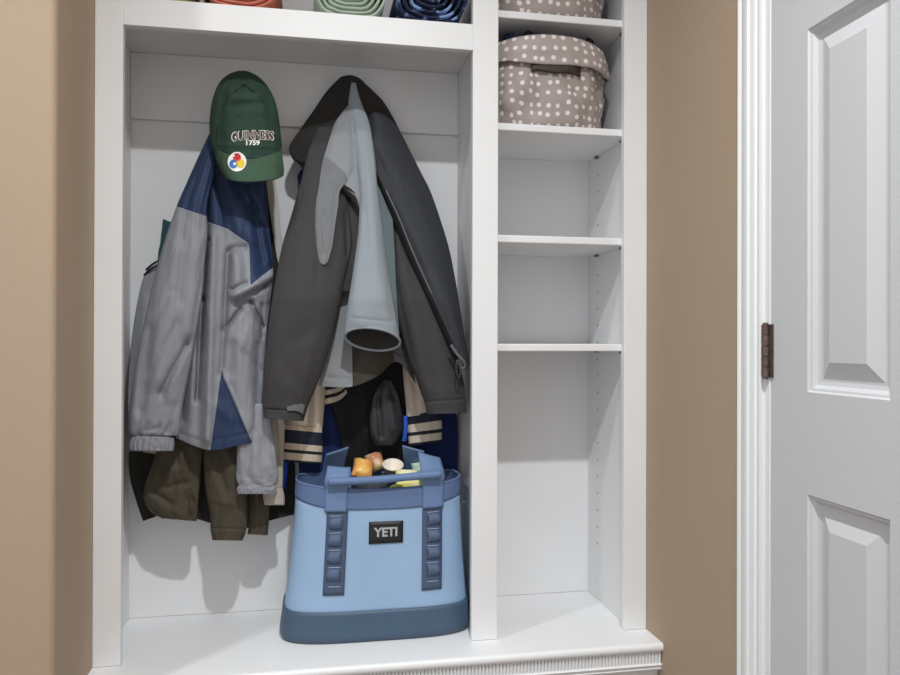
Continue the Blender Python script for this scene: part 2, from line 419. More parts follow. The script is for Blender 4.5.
cre = [(208, 185, 206.5, 240, 3, .022), (206.5, 240, 202, 300, 3, .034), (202, 300, 197, 400, 3, .030), (213, 236, 207, 440, 5, -.022), (228, 252, 224, 330, 3.5, .022), (224, 330, 221, 374, 3, .012), (236, 256, 238, 292, 6, -.014),
       (231, 249, 245, 247, 3, .016), (228, 326, 241, 308, 2.4, .020), (238, 303, 251, 302, 3.6, .018), (251, 302, 263, 327, 2.4, .018), (234, 296, 272, 276, 4.5, -.018), (232, 290, 246, 283, 2.2, .012),
       (246, 296, 266, 288, 2.2, .010), (254, 278, 268, 300, 4, -.008), (262, 305, 262, 338, 2, .010), (232, 345, 229, 372, 5, .008), (240, 340, 250, 420, 9, -.010), (222, 165, 240, 232, 6, -.012), (212, 150, 222, 222, 4, .012),
       (246, 186, 262, 222, 3, .012), (252, 205, 262, 262, 4, .010), (238, 200, 254, 240, 6, -.010), (244, 184, 250, 200, 3, -.014), (262, 232, 268, 262, 3, -.008), (188, 342, 182, 420, 4, .012), (196, 360, 190, 436, 5, -.008), (222, 370, 252, 440, 1.8, -.0045),
       (214, 405, 236, 420, 6, -.005), (230, 385, 238, 425, 4, .005), (175, 432, 206, 442, 1.5, .003), (212, 440, 252, 433, 1.5, .002), (252, 430, 270, 428, 1.5, .002), (243, 352, 262, 372, 4, .006), (258, 345, 256, 420, 4, .006)]
G = sheet_grid(rows, 110, 150, cre, wrinkle(3, .0045, 7, 7))
grid_object('yoke', G, False, NYL_N, wb, .002, lambda x, y: sdist(x, y, yoke))['label'] = 'navy blue yoke'
grid_object('body', G, False, NYL_G, wb, .002, lambda x, y: min(-sdist(x, y, yoke), -sdist(x, y, tri)))
grid_object('hem_panel', G, False, NYL_N, wb, .002, lambda x, y: sdist(x, y, tri))['label'] = 'navy blue hem panel'
# left sleeve with its navy shoulder
rings = [(211, 131, 224, 132, 2.045, .012), (195, 165, 216, 165, 2.018, .022), (177.5, 205, 207, 205, 1.998, .030), (167, 235, 207, 236, 1.988, .034), (158, 265, 204, 266, 1.982, .036),
         (149.5, 300, 201, 302, 1.980, .036), (139, 350, 193, 352, 1.980, .036), (131, 400, 183, 404, 1.980, .035), (129, 428, 179, 432, 1.982, .033), (131.5, 437, 173.5, 438, 1.985, .027), (130, 449, 173, 450, 1.985, .028)]
cre = [(196, 150, 186, 215, 5, .008), (199, 240, 190, 330, 7, -.008), (176, 250, 158, 380, 10, -.012), (188, 342, 160, 394, 3, .020), (180, 352, 170, 400, 4, -.008), (178, 322, 150, 372, 4, .008), (150, 330, 140, 410, 6, .010), (185, 215, 178, 300, 4, .007), (172, 290, 150, 330, 3, .005),
       (165, 395, 150, 436, 5, .006), (176, 405, 168, 432, 3, .006), (140, 436, 148, 424, 2.5, .006), (152, 438, 160, 424, 2.2, .006), (162, 437, 171, 424, 2.2, .006), (146, 430, 160, 428, 2, .004)]
G = tube_grid(rings, 84, 130, cre, wfold(2, .006, 2.2, 6))
lo = lambda x, y: y - 435.5
nav = lambda x, y: 206.5+.33*max(0, x-177)-y
sl = grid_object('sleeve', G, True, NYL_G, wb, .002, lambda x, y: min(-lo(x, y), -nav(x, y)))
grid_object('shoulder', G, True, NYL_N, sl, .002, nav)['label'] = 'navy blue sleeve shoulder'
def gather(seed):
    def f(a, v): return .0010*math.sin(a*23+seed+1.5*noise.noise(Vector((a*2, v*2, seed))))+.0035*noise.noise(Vector((a*6, v*3, seed)))
    return f
tube('cuff', [(132, 436, 173.5, 437, 1.985, .0275), (129.5, 443, 174, 444, 1.985, .0285), (130, 451, 173, 451, 1.985, .0275)], NYL_G, sl, 150, 8, .002, fold=gather(1))
# right sleeve end with elasticated cuff, out of the hem
cre = [(250, 440, 247, 478, 3, .006), (262, 440, 264, 478, 3, .005), (256, 450, 255, 480, 3, -.004)]
sr = tube('sleeve', [(240, 405, 271, 403, 2.010, .014), (238, 432, 273, 430, 2.006, .018), (237, 460, 276, 460, 2.004, .020), (236.5, 478, 278, 478, 2.004, .020), (239, 485, 275, 486, 2.004, .018)], NYL_G, wb, 64, 50, .002, cre, wfold(5, .004, 2.5, 5))
tube('cuff', [(239, 485, 275, 485.5, 2.004, .018), (237, 489, 276.5, 490, 2.004, .0195), (238, 494, 275, 494, 2.004, .0185)], NYL_G, sr, 130, 8, .002, fold=gather(3))
bp = sheet('back_panel', [[(157, 262, 2.045), (166, 262, 2.035), (174, 262, 2.03)], [(144, 276, 2.045), (158, 277, 2.033), (172, 278, 2.03)], [(133, 331, 2.05), (147, 333, 2.035), (160, 334, 2.032)],
                          [(128.5, 390, 2.05), (138, 392, 2.04), (150, 394, 2.036)], [(128.5, 434, 2.05), (138, 436, 2.04), (148, 436, 2.036)]], NYL_G, wb, 20, 50, .002, [(145, 300, 136, 390, 4, -.006)], wrinkle(8, .003, 3, 5))
for (a, b) in (((144, 275), (160, 264)), ((146, 269.5), (159, 260.5))):
    path_tube('piping', [P(a[0], a[1], 2.010), P((a[0]+b[0])/2, (a[1]+b[1])/2-1, 2.000), P(b[0], b[1], 1.996)], .0022, NYL_D, bp)

# ------------------------------------------------------------------ olive jacket below it
hang(0)
ol = empty('olive_jacket', P(200, 440, 2.1), 'olive brown jacket showing below the grey windbreaker hem', 'jacket')
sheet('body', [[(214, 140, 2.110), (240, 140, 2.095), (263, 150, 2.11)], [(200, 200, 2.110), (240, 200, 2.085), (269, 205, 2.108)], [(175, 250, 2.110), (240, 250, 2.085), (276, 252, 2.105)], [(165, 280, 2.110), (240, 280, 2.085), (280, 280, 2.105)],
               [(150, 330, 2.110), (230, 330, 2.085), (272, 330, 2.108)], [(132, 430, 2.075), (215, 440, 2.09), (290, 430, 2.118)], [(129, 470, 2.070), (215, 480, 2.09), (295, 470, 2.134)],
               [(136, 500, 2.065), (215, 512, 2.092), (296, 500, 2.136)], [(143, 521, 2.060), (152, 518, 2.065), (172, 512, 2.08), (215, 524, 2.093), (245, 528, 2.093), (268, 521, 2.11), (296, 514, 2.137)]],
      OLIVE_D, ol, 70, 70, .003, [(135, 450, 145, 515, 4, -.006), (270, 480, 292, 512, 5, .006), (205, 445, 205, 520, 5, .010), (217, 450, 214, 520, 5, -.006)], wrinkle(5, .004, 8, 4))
hang(-.045, 140, 430)
tube('sleeve', [(166, 425, 207, 425, 2.067, .016), (158, 450, 203, 450, 2.067, .018), (149, 474, 200, 476, 2.067, .020), (144, 494, 198, 496, 2.067, .022), (150, 510, 197, 512, 2.069, .020), (163, 518, 196, 521, 2.072, .016)], OLIVE, ol, 64, 70, .003,
     [(176, 455, 190, 500, 3, .010), (168, 488, 186, 482, 3, .008), (182, 452, 178, 478, 3, -.008), (150, 490, 172, 504, 3, .006), (190, 455, 192, 515, 3, .010), (156, 480, 175, 470, 5, -.006)], wfold(9, .006, 2.4, 4))
tube('sleeve', [(204, 432, 244, 432, 2.052, .020), (204, 460, 246, 460, 2.050, .022), (206, 490, 247, 490, 2.048, .024), (211, 515, 247, 515, 2.048, .024), (211, 528, 246, 529, 2.048, .023), (213, 540, 242, 540.5, 2.049, .022)], OLIVE, ol, 64, 70, .003,
     [(212, 450, 226, 490, 4, .007), (222, 445, 238, 480, 5, -.005), (213, 500, 236, 505, 3, -.004), (212, 528, 246, 529, 1.3, .003), (232, 505, 226, 525, 3, .004)], wfold(4, .005, 2.2, 4))
tube('hem_fold', [(250, 485, 267, 485, 2.078, .008), (249, 505, 269, 505, 2.076, .010), (249, 525, 268, 525, 2.076, .010), (248, 534, 267, 535, 2.077, .009)], OLIVE, ol, 36, 30, .003, [(257, 490, 256, 530, 2, -.005)], wfold(14, .004, 2, 4))
sheet('lining', [[(143, 445, 2.085), (160, 445, 2.08), (174, 445, 2.085)], [(143, 452, 2.085), (160, 455, 2.08), (174, 460, 2.085)]], BEIGE, ol, 12, 6, .002)

# ------------------------------------------------------------------ beige jacket behind, and a teal garment edge
hang(0)
bj = empty('beige_jacket', P(275, 250, 2.13), 'pale beige jacket mostly hidden between the olive and charcoal jackets', 'jacket')
sheet('body', [[(254, 150, 2.136), (264, 150, 2.132), (273, 158, 2.136)], [(256, 200, 2.136), (268, 200, 2.13), (278, 203, 2.136)], [(258, 240, 2.136), (272, 240, 2.13), (283, 250, 2.136)],
               [(258, 300, 2.136), (275, 300, 2.13), (294, 300, 2.136)], [(258, 420, 2.136), (276, 420, 2.13), (292, 420, 2.136)]], mat('off_white_cotton', 'd2cfca', .85, bump=.15, bscale=90), bj, 24, 40, .003, [(280, 200, 286, 260, 2, .003)])
bs = tube('sleeve', [(264, 395, 284, 395, 2.008, .010), (263, 430, 284, 430, 2.008, .012), (262, 465, 283, 465, 2.008, .013), (264, 488, 282, 488, 2.008, .012)], BEIGE, bj, 40, 40, .003,
          [(276, 420, 277, 488, 2.5, .006), (268, 430, 270, 480, 2.5, -.004)], wfold(21, .004, 2, 4))
tube('cuff', [(264, 488, 282, 488, 2.008, .012), (263.5, 496, 284, 496, 2.008, .013), (265, 505, 284, 505, 2.008, .012)], BEIGE, bs, 70, 8, .003, fold=gather(8))
tl = sheet('teal_jacket', [[(163, 219, 2.128), (180, 219, 2.124), (215, 180, 2.126), (236, 130, 2.128)], [(161, 240, 2.128), (180, 240, 2.122), (210, 240, 2.124), (240, 200, 2.128)],
                           [(158, 262, 2.128), (180, 262, 2.122), (215, 262, 2.122), (240, 262, 2.128)], [(160, 330, 2.128), (190, 330, 2.123), (215, 330, 2.123), (240, 330, 2.128)]], mat('teal_cotton', '1f4a50', .85, bump=.2, bscale=120), None, 24, 24, .003)
tag(tl, 'dark teal cloth edge peeking out left of the grey windbreaker shoulder', 'jacket')

# ------------------------------------------------------------------ charcoal softshell
DEPTH[0] = lambda y: .052-.102*max(0, min(1, (y-110)/190))
cj = empty('softshell_jacket', P(350, 90, 2.06), 'charcoal softshell jacket with pale grey lining, half inside out on its hook', 'jacket')
sheet('collar', [[(340, 78, 2.055), (346, 76, 2.045), (353, 76, 2.045), (360, 79, 2.055)], [(327, 92, 2.055), (342, 88, 2.020), (358, 88, 2.020), (374, 92, 2.055)], [(316, 108, 2.055), (338, 104, 2.010), (362, 104, 2.012), (386, 106, 2.055)],
                 [(302, 128, 2.050), (330, 126, 2.005), (366, 126, 2.015), (398, 128, 2.055)], [(290, 146, 2.035), (325, 146, 2.006), (368, 146, 2.02), (406, 146, 2.058)], [(292, 158, 2.032), (325, 162, 2.012), (368, 164, 2.025), (412, 160, 2.06)],
                 [(303, 172, 2.045), (325, 178, 2.020), (368, 180, 2.03), (417, 176, 2.062)], [(303, 230, 2.06), (325, 235, 2.05), (368, 235, 2.05), (430, 230, 2.065)]], CHAR_D, cj, 70, 80, .004,
      [(344, 92, 318, 135, 5, .010), (350, 85, 349, 120, 3, -.008), (362, 92, 385, 120, 5, .008), (296, 146, 330, 95, 5, -.006), (293, 152, 303, 168, 2, -.003)], wrinkle(12, .003, 5, 5))
rings = [(318, 128, 343, 124, 1.998, .010), (309, 150, 344, 146, 1.992, .018), (303, 175, 346, 172, 1.986, .024), (292, 215, 349, 212, 1.980, .030), (283, 245, 351, 245, 1.976, .034), (276, 280, 344, 280, 1.972, .036), (269, 325, 335, 325, 1.970, .037),
         (265, 370, 323, 368, 1.970, .036), (263.5, 403, 310, 400, 1.972, .033), (264, 412, 306, 411, 1.974, .031), (264, 418, 303, 421, 1.974, .031)]
cre = [(332, 195, 325, 262, 6, -.004), (345, 212, 347, 255, 2, .010), (318, 262, 317, 290, 1.5, .004), (310, 330, 290, 345, 9, .004), (300, 250, 285, 380, 14, -.003), (283, 360, 300, 390, 8, .004), (264, 409, 300, 411, 1.2, .003), (300, 395, 290, 385, 5, -.003), (303, 158, 345, 165, 1.2, .002)]
sl = tube('sleeve', rings, CHAR, cj, 84, 120, .003, cre, wfold(6, .0035, 1.5, 4))
sheet('cuff_tab', [[(287, 404, 1.940), (296, 402, 1.943), (305, 405, 1.950)], [(287, 411, 1.938), (296, 411, 1.942), (303, 414, 1.950)]], mat('cuff_tab_fabric', '626265', .7), sl, 14, 10, .003)
# pale lining: left lobe around the armhole
cre = [(338, 122, 330, 165, 5, -.004), (322, 170, 340, 182, 1.3, .002), (340, 182, 362, 214, 2, -.003), (352, 120, 355, 190, 3, .005), (325, 215, 324, 255, 3, .005), (318, 200, 320, 250, 2.5, -.003), (333, 178, 341, 190, 2.5, -.004)]
G = sheet_grid([[(350, 104, 1.988), (352, 103, 1.984), (355, 105, 1.988)], [(336, 122, 1.975), (349, 119, 1.962), (364, 122, 1.975)], [(327, 148, 1.965), (345, 146, 1.950), (366, 148, 1.962)], [(322, 166, 1.960), (344, 166, 1.945), (367, 168, 1.958)],
                    [(319, 186, 1.952), (330, 186, 1.942), (342, 187, 1.945)], [(316, 205, 1.947), (327, 206, 1.936), (338, 207, 1.942)], [(315.5, 225, 1.944), (325, 226, 1.934), (335, 226, 1.940)], [(317, 246, 1.940), (325, 247, 1.932), (332, 246, 1.937)], [(320, 263, 1.938), (323.5, 265, 1.934), (327, 263, 1.937)]],
      44, 70, cre, wrinkle(15, .002, 4, 5))
low = [(300, 156), (310, 156), (326.6, 158), (337, 166), (346, 176), (350, 186), (350, 290), (300, 290)]
grid_object('lining', G, False, LIN_W, cj, .003, lambda x, y: -sdist(x, y, low))
grid_object('sleeve_lining', G, False, mat('sleeve_lining_fleece', '76787b', .9, bump=.12, bscale=400), cj, .003, lambda x, y: sdist(x, y, low))
sheet('armhole_edge', [[(341, 183, 1.943), (346, 186, 1.940), (352, 190, 1.940), (358, 196, 1.944), (362, 204, 1.95)], [(341, 188, 1.950), (346, 193, 1.955), (352, 200, 1.958), (357, 207, 1.956), (361, 213, 1.954)]], CHAR_D, cj, 24, 8, .003)
sheet('lining_strip', [[(350, 160, 1.966), (358, 160, 1.960), (367, 160, 1.966)], [(343, 184, 1.948), (354, 186, 1.944), (364, 186, 1.952)], [(356, 197, 1.946), (360, 200, 1.944), (364, 202, 1.95)], [(360.5, 212, 1.95), (362, 213, 1.949), (364, 214, 1.952)]], LIN_W, cj, 20, 24, .003)
sheet('inner_facing', [[(340, 200, 1.984), (351, 200, 1.98), (364, 204, 1.984)], [(340, 230, 1.982), (350, 230, 1.978), (361, 230, 1.982)], [(340, 262, 1.98), (347, 262, 1.976), (357, 262, 1.98)], [(338, 292, 1.982), (343, 292, 1.978), (350, 292, 1.982)]], CHAR, cj, 16, 24, .003)
# the inside-out sleeve, open mouth towards the room
rings = [(352, 83, 355, 83, 2.002, .003), (350, 95, 358, 95, 1.992, .006), (349, 108, 362, 106, 1.982, .010), (350, 125, 369, 125, 1.966, .014), (356, 155, 374, 155, 1.955, .018), (360, 190, 377, 190, 1.945, .022), (359, 230, 382, 230, 1.940, .027), (354, 270, 387, 270, 1.938, .032), (348, 308, 394, 312, 1.938, .037, 3), (345.5, 328, 398, 335, 1.940, .038, 8), (345, 336, 400, 342, 1.942, .038, 11)]
cre = [(353, 120, 362, 210, 3, .006), (366, 130, 380, 300, 6, -.003), (352, 318, 394, 322, 1.2, .0018), (384, 240, 392, 320, 3, .004)]
sv = tube('sleeve', rings, LIN, cj, 72, 110, .004, cre, wfold(17, .003, 1.6, 4), mats=[LIN, CHAR_D], inner=1, rim=0)
sv['label'] = 'pale grey sleeve turned inside out'
ring_end = [g[0] for g in tube_grid(rings, 40, 60, [], None)[-1]]
path_tube('sleeve_binding', ring_end+[ring_end[0]], .0034, LIN, sv, 8, 2)
sheet('lining_strip', [[(365, 135, 1.975), (369, 135, 1.972), (374, 138, 1.976)], [(368, 170, 1.972), (375, 170, 1.966), (382, 172, 1.972)], [(372, 205, 1.970), (381, 205, 1.964), (391, 207, 1.97)], [(376, 245, 1.970), (385, 245, 1.964), (394, 245, 1.97)], [(384, 290, 1.974), (390, 290, 1.968), (396, 290, 1.974)], [(390, 335, 1.98), (395, 335, 1.976), (399, 335, 1.98)]], LIN_B, cj, 20, 50, .003)
# lower back with hem, lining outwards
rows = [[(340, 240, 2.030), (370, 240, 2.018), (400, 240, 2.030)], [(340, 270, 2.028), (368, 270, 2.012), (400, 270, 2.028)], [(335, 300, 2.026), (365, 300, 2.010), (402, 300, 2.024)], [(327, 345, 2.022), (363, 345, 2.008), (410, 345, 2.020)],
        [(321, 374, 2.018), (350, 376, 2.006), (378, 366, 2.01), (396, 354, 2.018), (414, 374, 2.016)], [(319, 386, 2.016), (350, 387, 2.004), (376, 377, 2.008), (397, 362, 2.018), (416, 384, 2.014)]]
shaded_area = [(352, 330), (353, 383), (351, 400), (400, 400), (400, 330)]
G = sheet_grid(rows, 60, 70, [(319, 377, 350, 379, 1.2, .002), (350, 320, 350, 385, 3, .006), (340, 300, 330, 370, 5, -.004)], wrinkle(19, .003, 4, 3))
grid_object('back_hem', G, False, LIN_W, cj, .003, lambda x, y: min(394-x, -sdist(x, y, shaded_area)))
grid_object('shaded_hem_facing', G, False, mat('shaded_hem_cloth', '3a362e', .9), cj, .003, lambda x, y: min(sdist(x, y, shaded_area), 394-x))  # dark facing, with the shade below the sleeve mouth put into its colour
grid_object('side_panel', G, False, CHAR, cj, .003, lambda x, y: x - 394)
# right sleeve and front panel with zip
rings = [(383, 180, 400, 180, 2.012, .008), (389, 212, 414, 212, 2.004, .014), (391, 255, 430, 255, 1.998, .022), (394, 300, 443, 298, 1.994, .027), (404, 342, 454, 338, 1.992, .030), (417, 380, 462, 376, 1.992, .031), (425, 402, 465.5, 398, 1.992, .031), (427, 411, 466, 409, 1.992, .030), (428, 414, 466, 413, 1.992, .030)]
cre = [(397, 235, 430, 390, 6, -.006), (406, 240, 440, 385, 6, .003), (425, 402, 466, 399, 1.2, .0028), (396, 280, 412, 360, 3, .005)]
tube('sleeve', rings, CHAR, cj, 76, 100, .003, cre, wfold(23, .0025, 1.5, 3))
rows = [[(369, 116, 1.985), (374, 113, 1.975), (382, 114, 1.985), (391, 121, 2.010)], [(367, 128, 1.975), (378, 128, 1.962), (388, 128, 1.972), (399, 131, 2.010)], [(367, 146, 1.965), (380, 146, 1.952), (393, 146, 1.965), (408, 148, 2.012)], [(376, 170, 1.958), (390, 170, 1.946), (404, 170, 1.962), (420, 172, 2.012)],
        [(385, 190, 1.954), (400, 190, 1.942), (414, 190, 1.960), (430, 192, 2.012)], [(399, 220, 1.948), (412, 220, 1.938), (426, 220, 1.958), (440.5, 222, 2.012)], [(411, 250, 1.944), (424, 250, 1.934), (437, 250, 1.955), (449, 251, 2.010)], [(429, 290, 1.940), (439, 290, 1.934), (448, 290, 1.952), (456.5, 290, 2.004)],
        [(447, 330, 1.938), (453, 330, 1.936), (458, 330, 1.948), (463, 330, 1.992)], [(459, 356, 1.942), (462, 357, 1.940), (465, 357, 1.948), (468, 356, 1.985)], [(464, 368, 1.948), (466, 368, 1.946), (467.5, 368, 1.952), (468.5, 366, 1.975)]]
cre = [(369, 117, 372, 140, 3, .006), (376, 116, 384, 124, 3, -.005), (380, 142, 410, 138, 2, .003), (374, 150, 392, 185, 4, .003), (395, 200, 425, 262, 4, -.003), (405, 230, 450, 330, 2.2, .0022)]
fp = sheet('front_panel', rows, CHAR_B, cj, 50, 110, .004, cre, wrinkle(27, .0025, 4, 5))
zip_pts = [(367, 146), (376, 170), (385, 190), (399, 220), (411, 250), (429, 290), (446, 328), (457, 352)]
zr = [[(x-4.2, y+3.2, 1.966), (x-1.5, y+1, 1.958), (x+.8, y, 1.954)] for x, y in zip_pts]
sheet('zipper_tape', zr, BLACK, fp, 6, 70, .002)
path_tube('zipper', [P(x+.9, y, 1.939+DEPTH[0](y)) for x, y in zip_pts[2:]], .0022, mat('zip_teeth', '5a5b60', .4), fp, 8, 8)
path_tube('zipper', [P(x, y, Y-.05) for x, y, Y in ((451, 345, 1.934), (457, 354, 1.934), (463, 361, 1.936), (465, 367, 1.940), (461, 368, 1.938), (457, 360, 1.936))], .0042, mat('zip_garage', '5f6063', .6), fp, 10, 8)
path_tube('zipper_pull', [P(x, y, 1.881) for x, y in ((457.5, 360), (456, 367), (457.5, 375), (460, 377), (460.5, 369), (458.5, 361))], .0019, mat('zip_pull_metal', '4c4d50', .35, metal=.5), fp, 8, 6)

# ------------------------------------------------------------------ varsity style jacket behind
hang(0)
vj = empty('varsity_jacket', P(370, 300, 2.1), 'navy jacket with cream sleeves and striped knit cuffs behind the charcoal jacket', 'jacket')
sheet('body', [[(322, 150, 2.115), (350, 140, 2.11), (380, 150, 2.115)], [(299.5, 172, 2.112), (350, 170, 2.1), (402, 180, 2.115)], [(298, 190, 2.112), (350, 190, 2.1), (412, 200, 2.115)], [(295, 260, 2.115), (350, 260, 2.1), (435, 260, 2.118)],
               [(296, 400, 2.118), (365, 400, 2.108), (455, 400, 2.118)], [(298, 450, 2.118), (365, 450, 2.112), (457, 455, 2.118)], [(300, 486, 2.120), (365, 480, 2.118), (457, 480, 2.12)]], NAVY, vj, 60, 60, .004,
      [(330, 400, 335, 460, 5, -.008), (345, 400, 350, 460, 4, .008), (440, 400, 446, 465, 5, -.005), (288, 460, 286, 484, 3, -.006)], wrinkle(31, .004, 6, 3))
sheet('lining', [[(326, 330, 2.080), (370, 330, 2.074), (416, 330, 2.080)], [(328, 390, 2.084), (370, 390, 2.074), (420, 390, 2.084)], [(338, 425, 2.088), (372, 425, 2.078), (417, 425, 2.088)], [(346, 470, 2.112), (375, 470, 2.108), (414, 470, 2.112)]], mat('black_cloth', '14141a', .85), vj, 40, 40, .003, [(345, 390, 352, 450, 4, .006), (362, 380, 366, 440, 4, -.006), (408, 390, 408, 440, 4, -.005)], wrinkle(43, .004, 5, 3))['label'] = 'black cloth sheet'  # black cloth sheet laid over the middle of the body
STRIPE_L = ramp_uv('striped_cuff_knit', [(0, 'cdb9a4'), (.16, '1c2134'), (.47, 'cdbda9'), (.63, '1c1a24'), (.71, 'cdbda9'), (.91, '1a1c28')])
STRIPE_R = ramp_uv('striped_cuff_knit_right', [(0, '1c2134'), (.30, 'cfc4b4'), (.52, '17192a'), (.63, 'cfc4b4'), (.87, '1a1c28')])
STRIPE_W = ramp_uv('striped_waist_knit', [(0, '15161c'), (.20, 'cfc4b4'), (.42, '15161c'), (.58, 'cfc4b4'), (.85, '15161c')])
s1 = tube('sleeve', [(307, 350, 327, 350, 2.078, .012), (304, 380, 325, 382, 2.076, .014), (296, 402, 324, 404, 2.072, .018), (283, 424, 322, 428, 2.068, .022)], CREAM, vj, 56, 50, .003, [(309, 395, 305, 425, 3, -.012), (314, 395, 312, 428, 2.5, .008)], wfold(33, .003, 2, 3))
tube('cuff', [(280, 424, 321.5, 428, 2.068, .0225), (278.5, 443, 322, 447, 2.068, .024), (278.5, 461, 321, 464, 2.068, .022)], STRIPE_L, s1, 90, 40, .003, fold=wfold(35, .002, 3, 2))['label'] = 'striped navy and cream cuff'
s2 = tube('sleeve', [(402, 350, 420, 350, 2.066, .012), (404, 380, 424, 380, 2.062, .015), (406, 400, 430, 398, 2.058, .018), (407, 417, 434, 413, 2.056, .020)], CREAM, vj, 56, 50, .003, [(415, 385, 418, 412, 3, .006)], wfold(37, .003, 2, 3))
tube('cuff', [(407, 416, 440, 410, 2.056, .020), (408, 432, 441.5, 428, 2.056, .022), (409.5, 446, 441, 442, 2.056, .021)], STRIPE_R, s2, 90, 40, .003, fold=wfold(39, .002, 3, 2))['label'] = 'striped navy and cream cuff'
sheet('waistband', [[(322, 388, 2.082), (338, 385, 2.078), (347, 380, 2.085)], [(322, 407, 2.082), (339, 402, 2.078), (350, 391, 2.085)]], STRIPE_W, vj, 30, 30, .004)['label'] = 'striped navy and cream waistband'
tag(tube('pouch', [(383, 380, 391, 380, 2.052, .004), (376, 391, 396, 390, 2.049, .010), (371, 408, 400, 406, 2.046, .015), (370, 426, 402, 424, 2.044, .017), (372, 438, 399, 437, 2.044, .015), (377, 445, 393, 445, 2.046, .010)], mat('dark_grey_satin', '2c2c30', .45, bump=.2, bscale=60), None, 44, 40, .003,
     [(378, 398, 381, 436, 3, .010), (390, 400, 394, 430, 4, -.006)], wfold(41, .003, 2, 3)), 'dark grey fabric pouch hanging in the gap above the blue tote', 'pouch')
bl = path_tube('lanyard', [P(405.5, 416, 2.036), P(405.5, 425, 2.032), P(405, 434, 2.032), P(404, 441, 2.034)], .006, BLUE); tag(bl, 'bright blue strap end dangling right of the dark grey pouch', 'strap', 'bright blue strap ends')
bl2 = path_tube('lanyard', [P(287, 440, 2.098), P(286, 462, 2.098), P(284.5, 476, 2.098), P(283.5, 487, 2.100)], .008, BLUE); tag(bl2, 'bright blue strap end below the striped cuff left of the tote', 'strap', 'bright blue strap ends')

# ------------------------------------------------------------------ baseball cap
cap = empty('baseball_cap', P(246, 150, 1.98), 'dark green baseball cap with white lettering hung over the grey windbreaker', 'cap')
GREEN = mat('green_twill', '263f34', .9, vary=.06, vscale=40, bump=.25, bscale=350)
GREEN_B = mat('green_twill_brim', '38533f', .85, vary=.05, vscale=40, bump=.2, bscale=350)
DKG = mat('eyelet_thread', '12241b', .8)
rings = [(239, 71, 246, 71, 2.000, .006), (228, 75, 257, 76, 1.998, .026), (219, 84, 267, 86, 1.990, .042), (213, 99, 275, 102, 1.985, .052, 0), (210, 120, 279, 122, 1.982, .057, -2), (210.5, 138, 281, 140, 1.980, .058, -5), (213, 149, 281.5, 150, 1.978, .058, -9)]
cre = [(232, 106, 262, 104, 5, .007), (236, 98, 258, 97, 4, -.003), (238, 112, 262, 111, 3, -.004), (224, 95, 215, 140, 4, .004), (268, 98, 276, 130, 4, .004), (243, 78, 243, 92, 1.2, .0015), (232, 92, 225, 118, 3, -.003), (256, 92, 266, 118, 3, -.003), (220, 145, 276, 147, 2, -.003)]
crown = tube('crown', rings, GREEN, cap, 84, 80, .002, cre, wfold(51, .006, 2.6, 4))
BR = [[(213.5, 148, 1.966), (222, 152, 1.940), (234, 156.5, 1.925), (247, 158.5, 1.921), (261, 157.5, 1.925), (273, 154, 1.940), (281.5, 149, 1.966)],
      [(217, 160, 1.958), (224, 163, 1.926), (235, 166, 1.909), (248, 167.5, 1.904), (262, 166.5, 1.908), (274, 164, 1.925), (282.5, 160, 1.956)],
      [(221, 170, 1.952), (226, 173, 1.917), (236, 175, 1.898), (249, 176, 1.893), (263, 175, 1.897), (275, 172.5, 1.915), (283.5, 169, 1.950)],
      [(225, 176.5, 1.948), (229, 179, 1.913), (238, 181, 1.892), (250, 181.5, 1.886), (264, 180.5, 1.890), (276, 178.5, 1.910), (283, 175, 1.946)]]
brim = sheet('brim', BR, GREEN_B, cap, 60, 30, .0032)
for v in (1.15, 1.6, 2.05, 2.5):
    k = int(v); t = v-k; rr = [Vector(a).lerp(Vector(b), t) for a, b in zip(BR[k], BR[min(k+1, 3)])]
    path_tube('stitching', [P(a.x, a.y, a.z-.0016) for a in rr], .0005, mat('green_stitching', '2c4436', .8), brim, 5, 6)
path_tube('brim_edge', [P(a[0], a[1], a[2]) for a in BR[3]], .0024, mat('brim_edge_cloth', '2f4537', .9), brim, 6, 6)
sf = surf_of([crown, brim])
bm = bmesh.new(); c = sf(244, 85, .001); bmesh.ops.create_uvsphere(bm, u_segments=12, v_segments=8, radius=.0075, matrix=Matrix.Translation(c) @ Matrix.Scale(.6, 4, (0, 0, 1))); link('button', bm, GREEN, cap, smooth=True)
for (x, y) in ((238.5, 115.5), (262, 115.5)):
    bm = bmesh.new(); bmesh.ops.create_uvsphere(bm, u_segments=10, v_segments=6, radius=.0035, matrix=Matrix.Translation(sf(x, y, 0)) @ Matrix.Scale(.4, 4, (0, 1, 0))); link('eyelet', bm, DKG, cap, smooth=True)
for q in (((244, 86), (233, 93), (223, 108), (217, 128), (217, 146)), ((244, 86), (256, 93), (267, 108), (275, 128), (277, 146))):
    path_tube('seam', [sf(x, y, .0004) for x, y in q], .0011, DKG, cap, 6, 8)
WOOL_W = mat('white_embroidery', 'ece8e2', .7); MAROON = mat('maroon_embroidery', '4a1f1c', .8)
def decal(name, me, m, parent, cx, cy, ang, lift, arch=0, sfun=sf):
    bm = bmesh.new(); bm.from_mesh(me)
    bmesh.ops.triangulate(bm, faces=bm.faces)
    for _ in range(4):
        L = [e for e in bm.edges if e.calc_length() > 1.6]
        if not L: break
        bmesh.ops.subdivide_edges(bm, edges=L, cuts=1); bmesh.ops.triangulate(bm, faces=bm.faces)
    for v in bm.verts:
        x, y = v.co.x, -v.co.y; y += arch*x*x
        X = cx+x*math.cos(ang)-y*math.sin(ang); Y = cy+x*math.sin(ang)+y*math.cos(ang)
        p = sfun(X, Y, lift); v.co = p if p else P(X, Y, 1.92)
    return link(name, bm, m, parent)
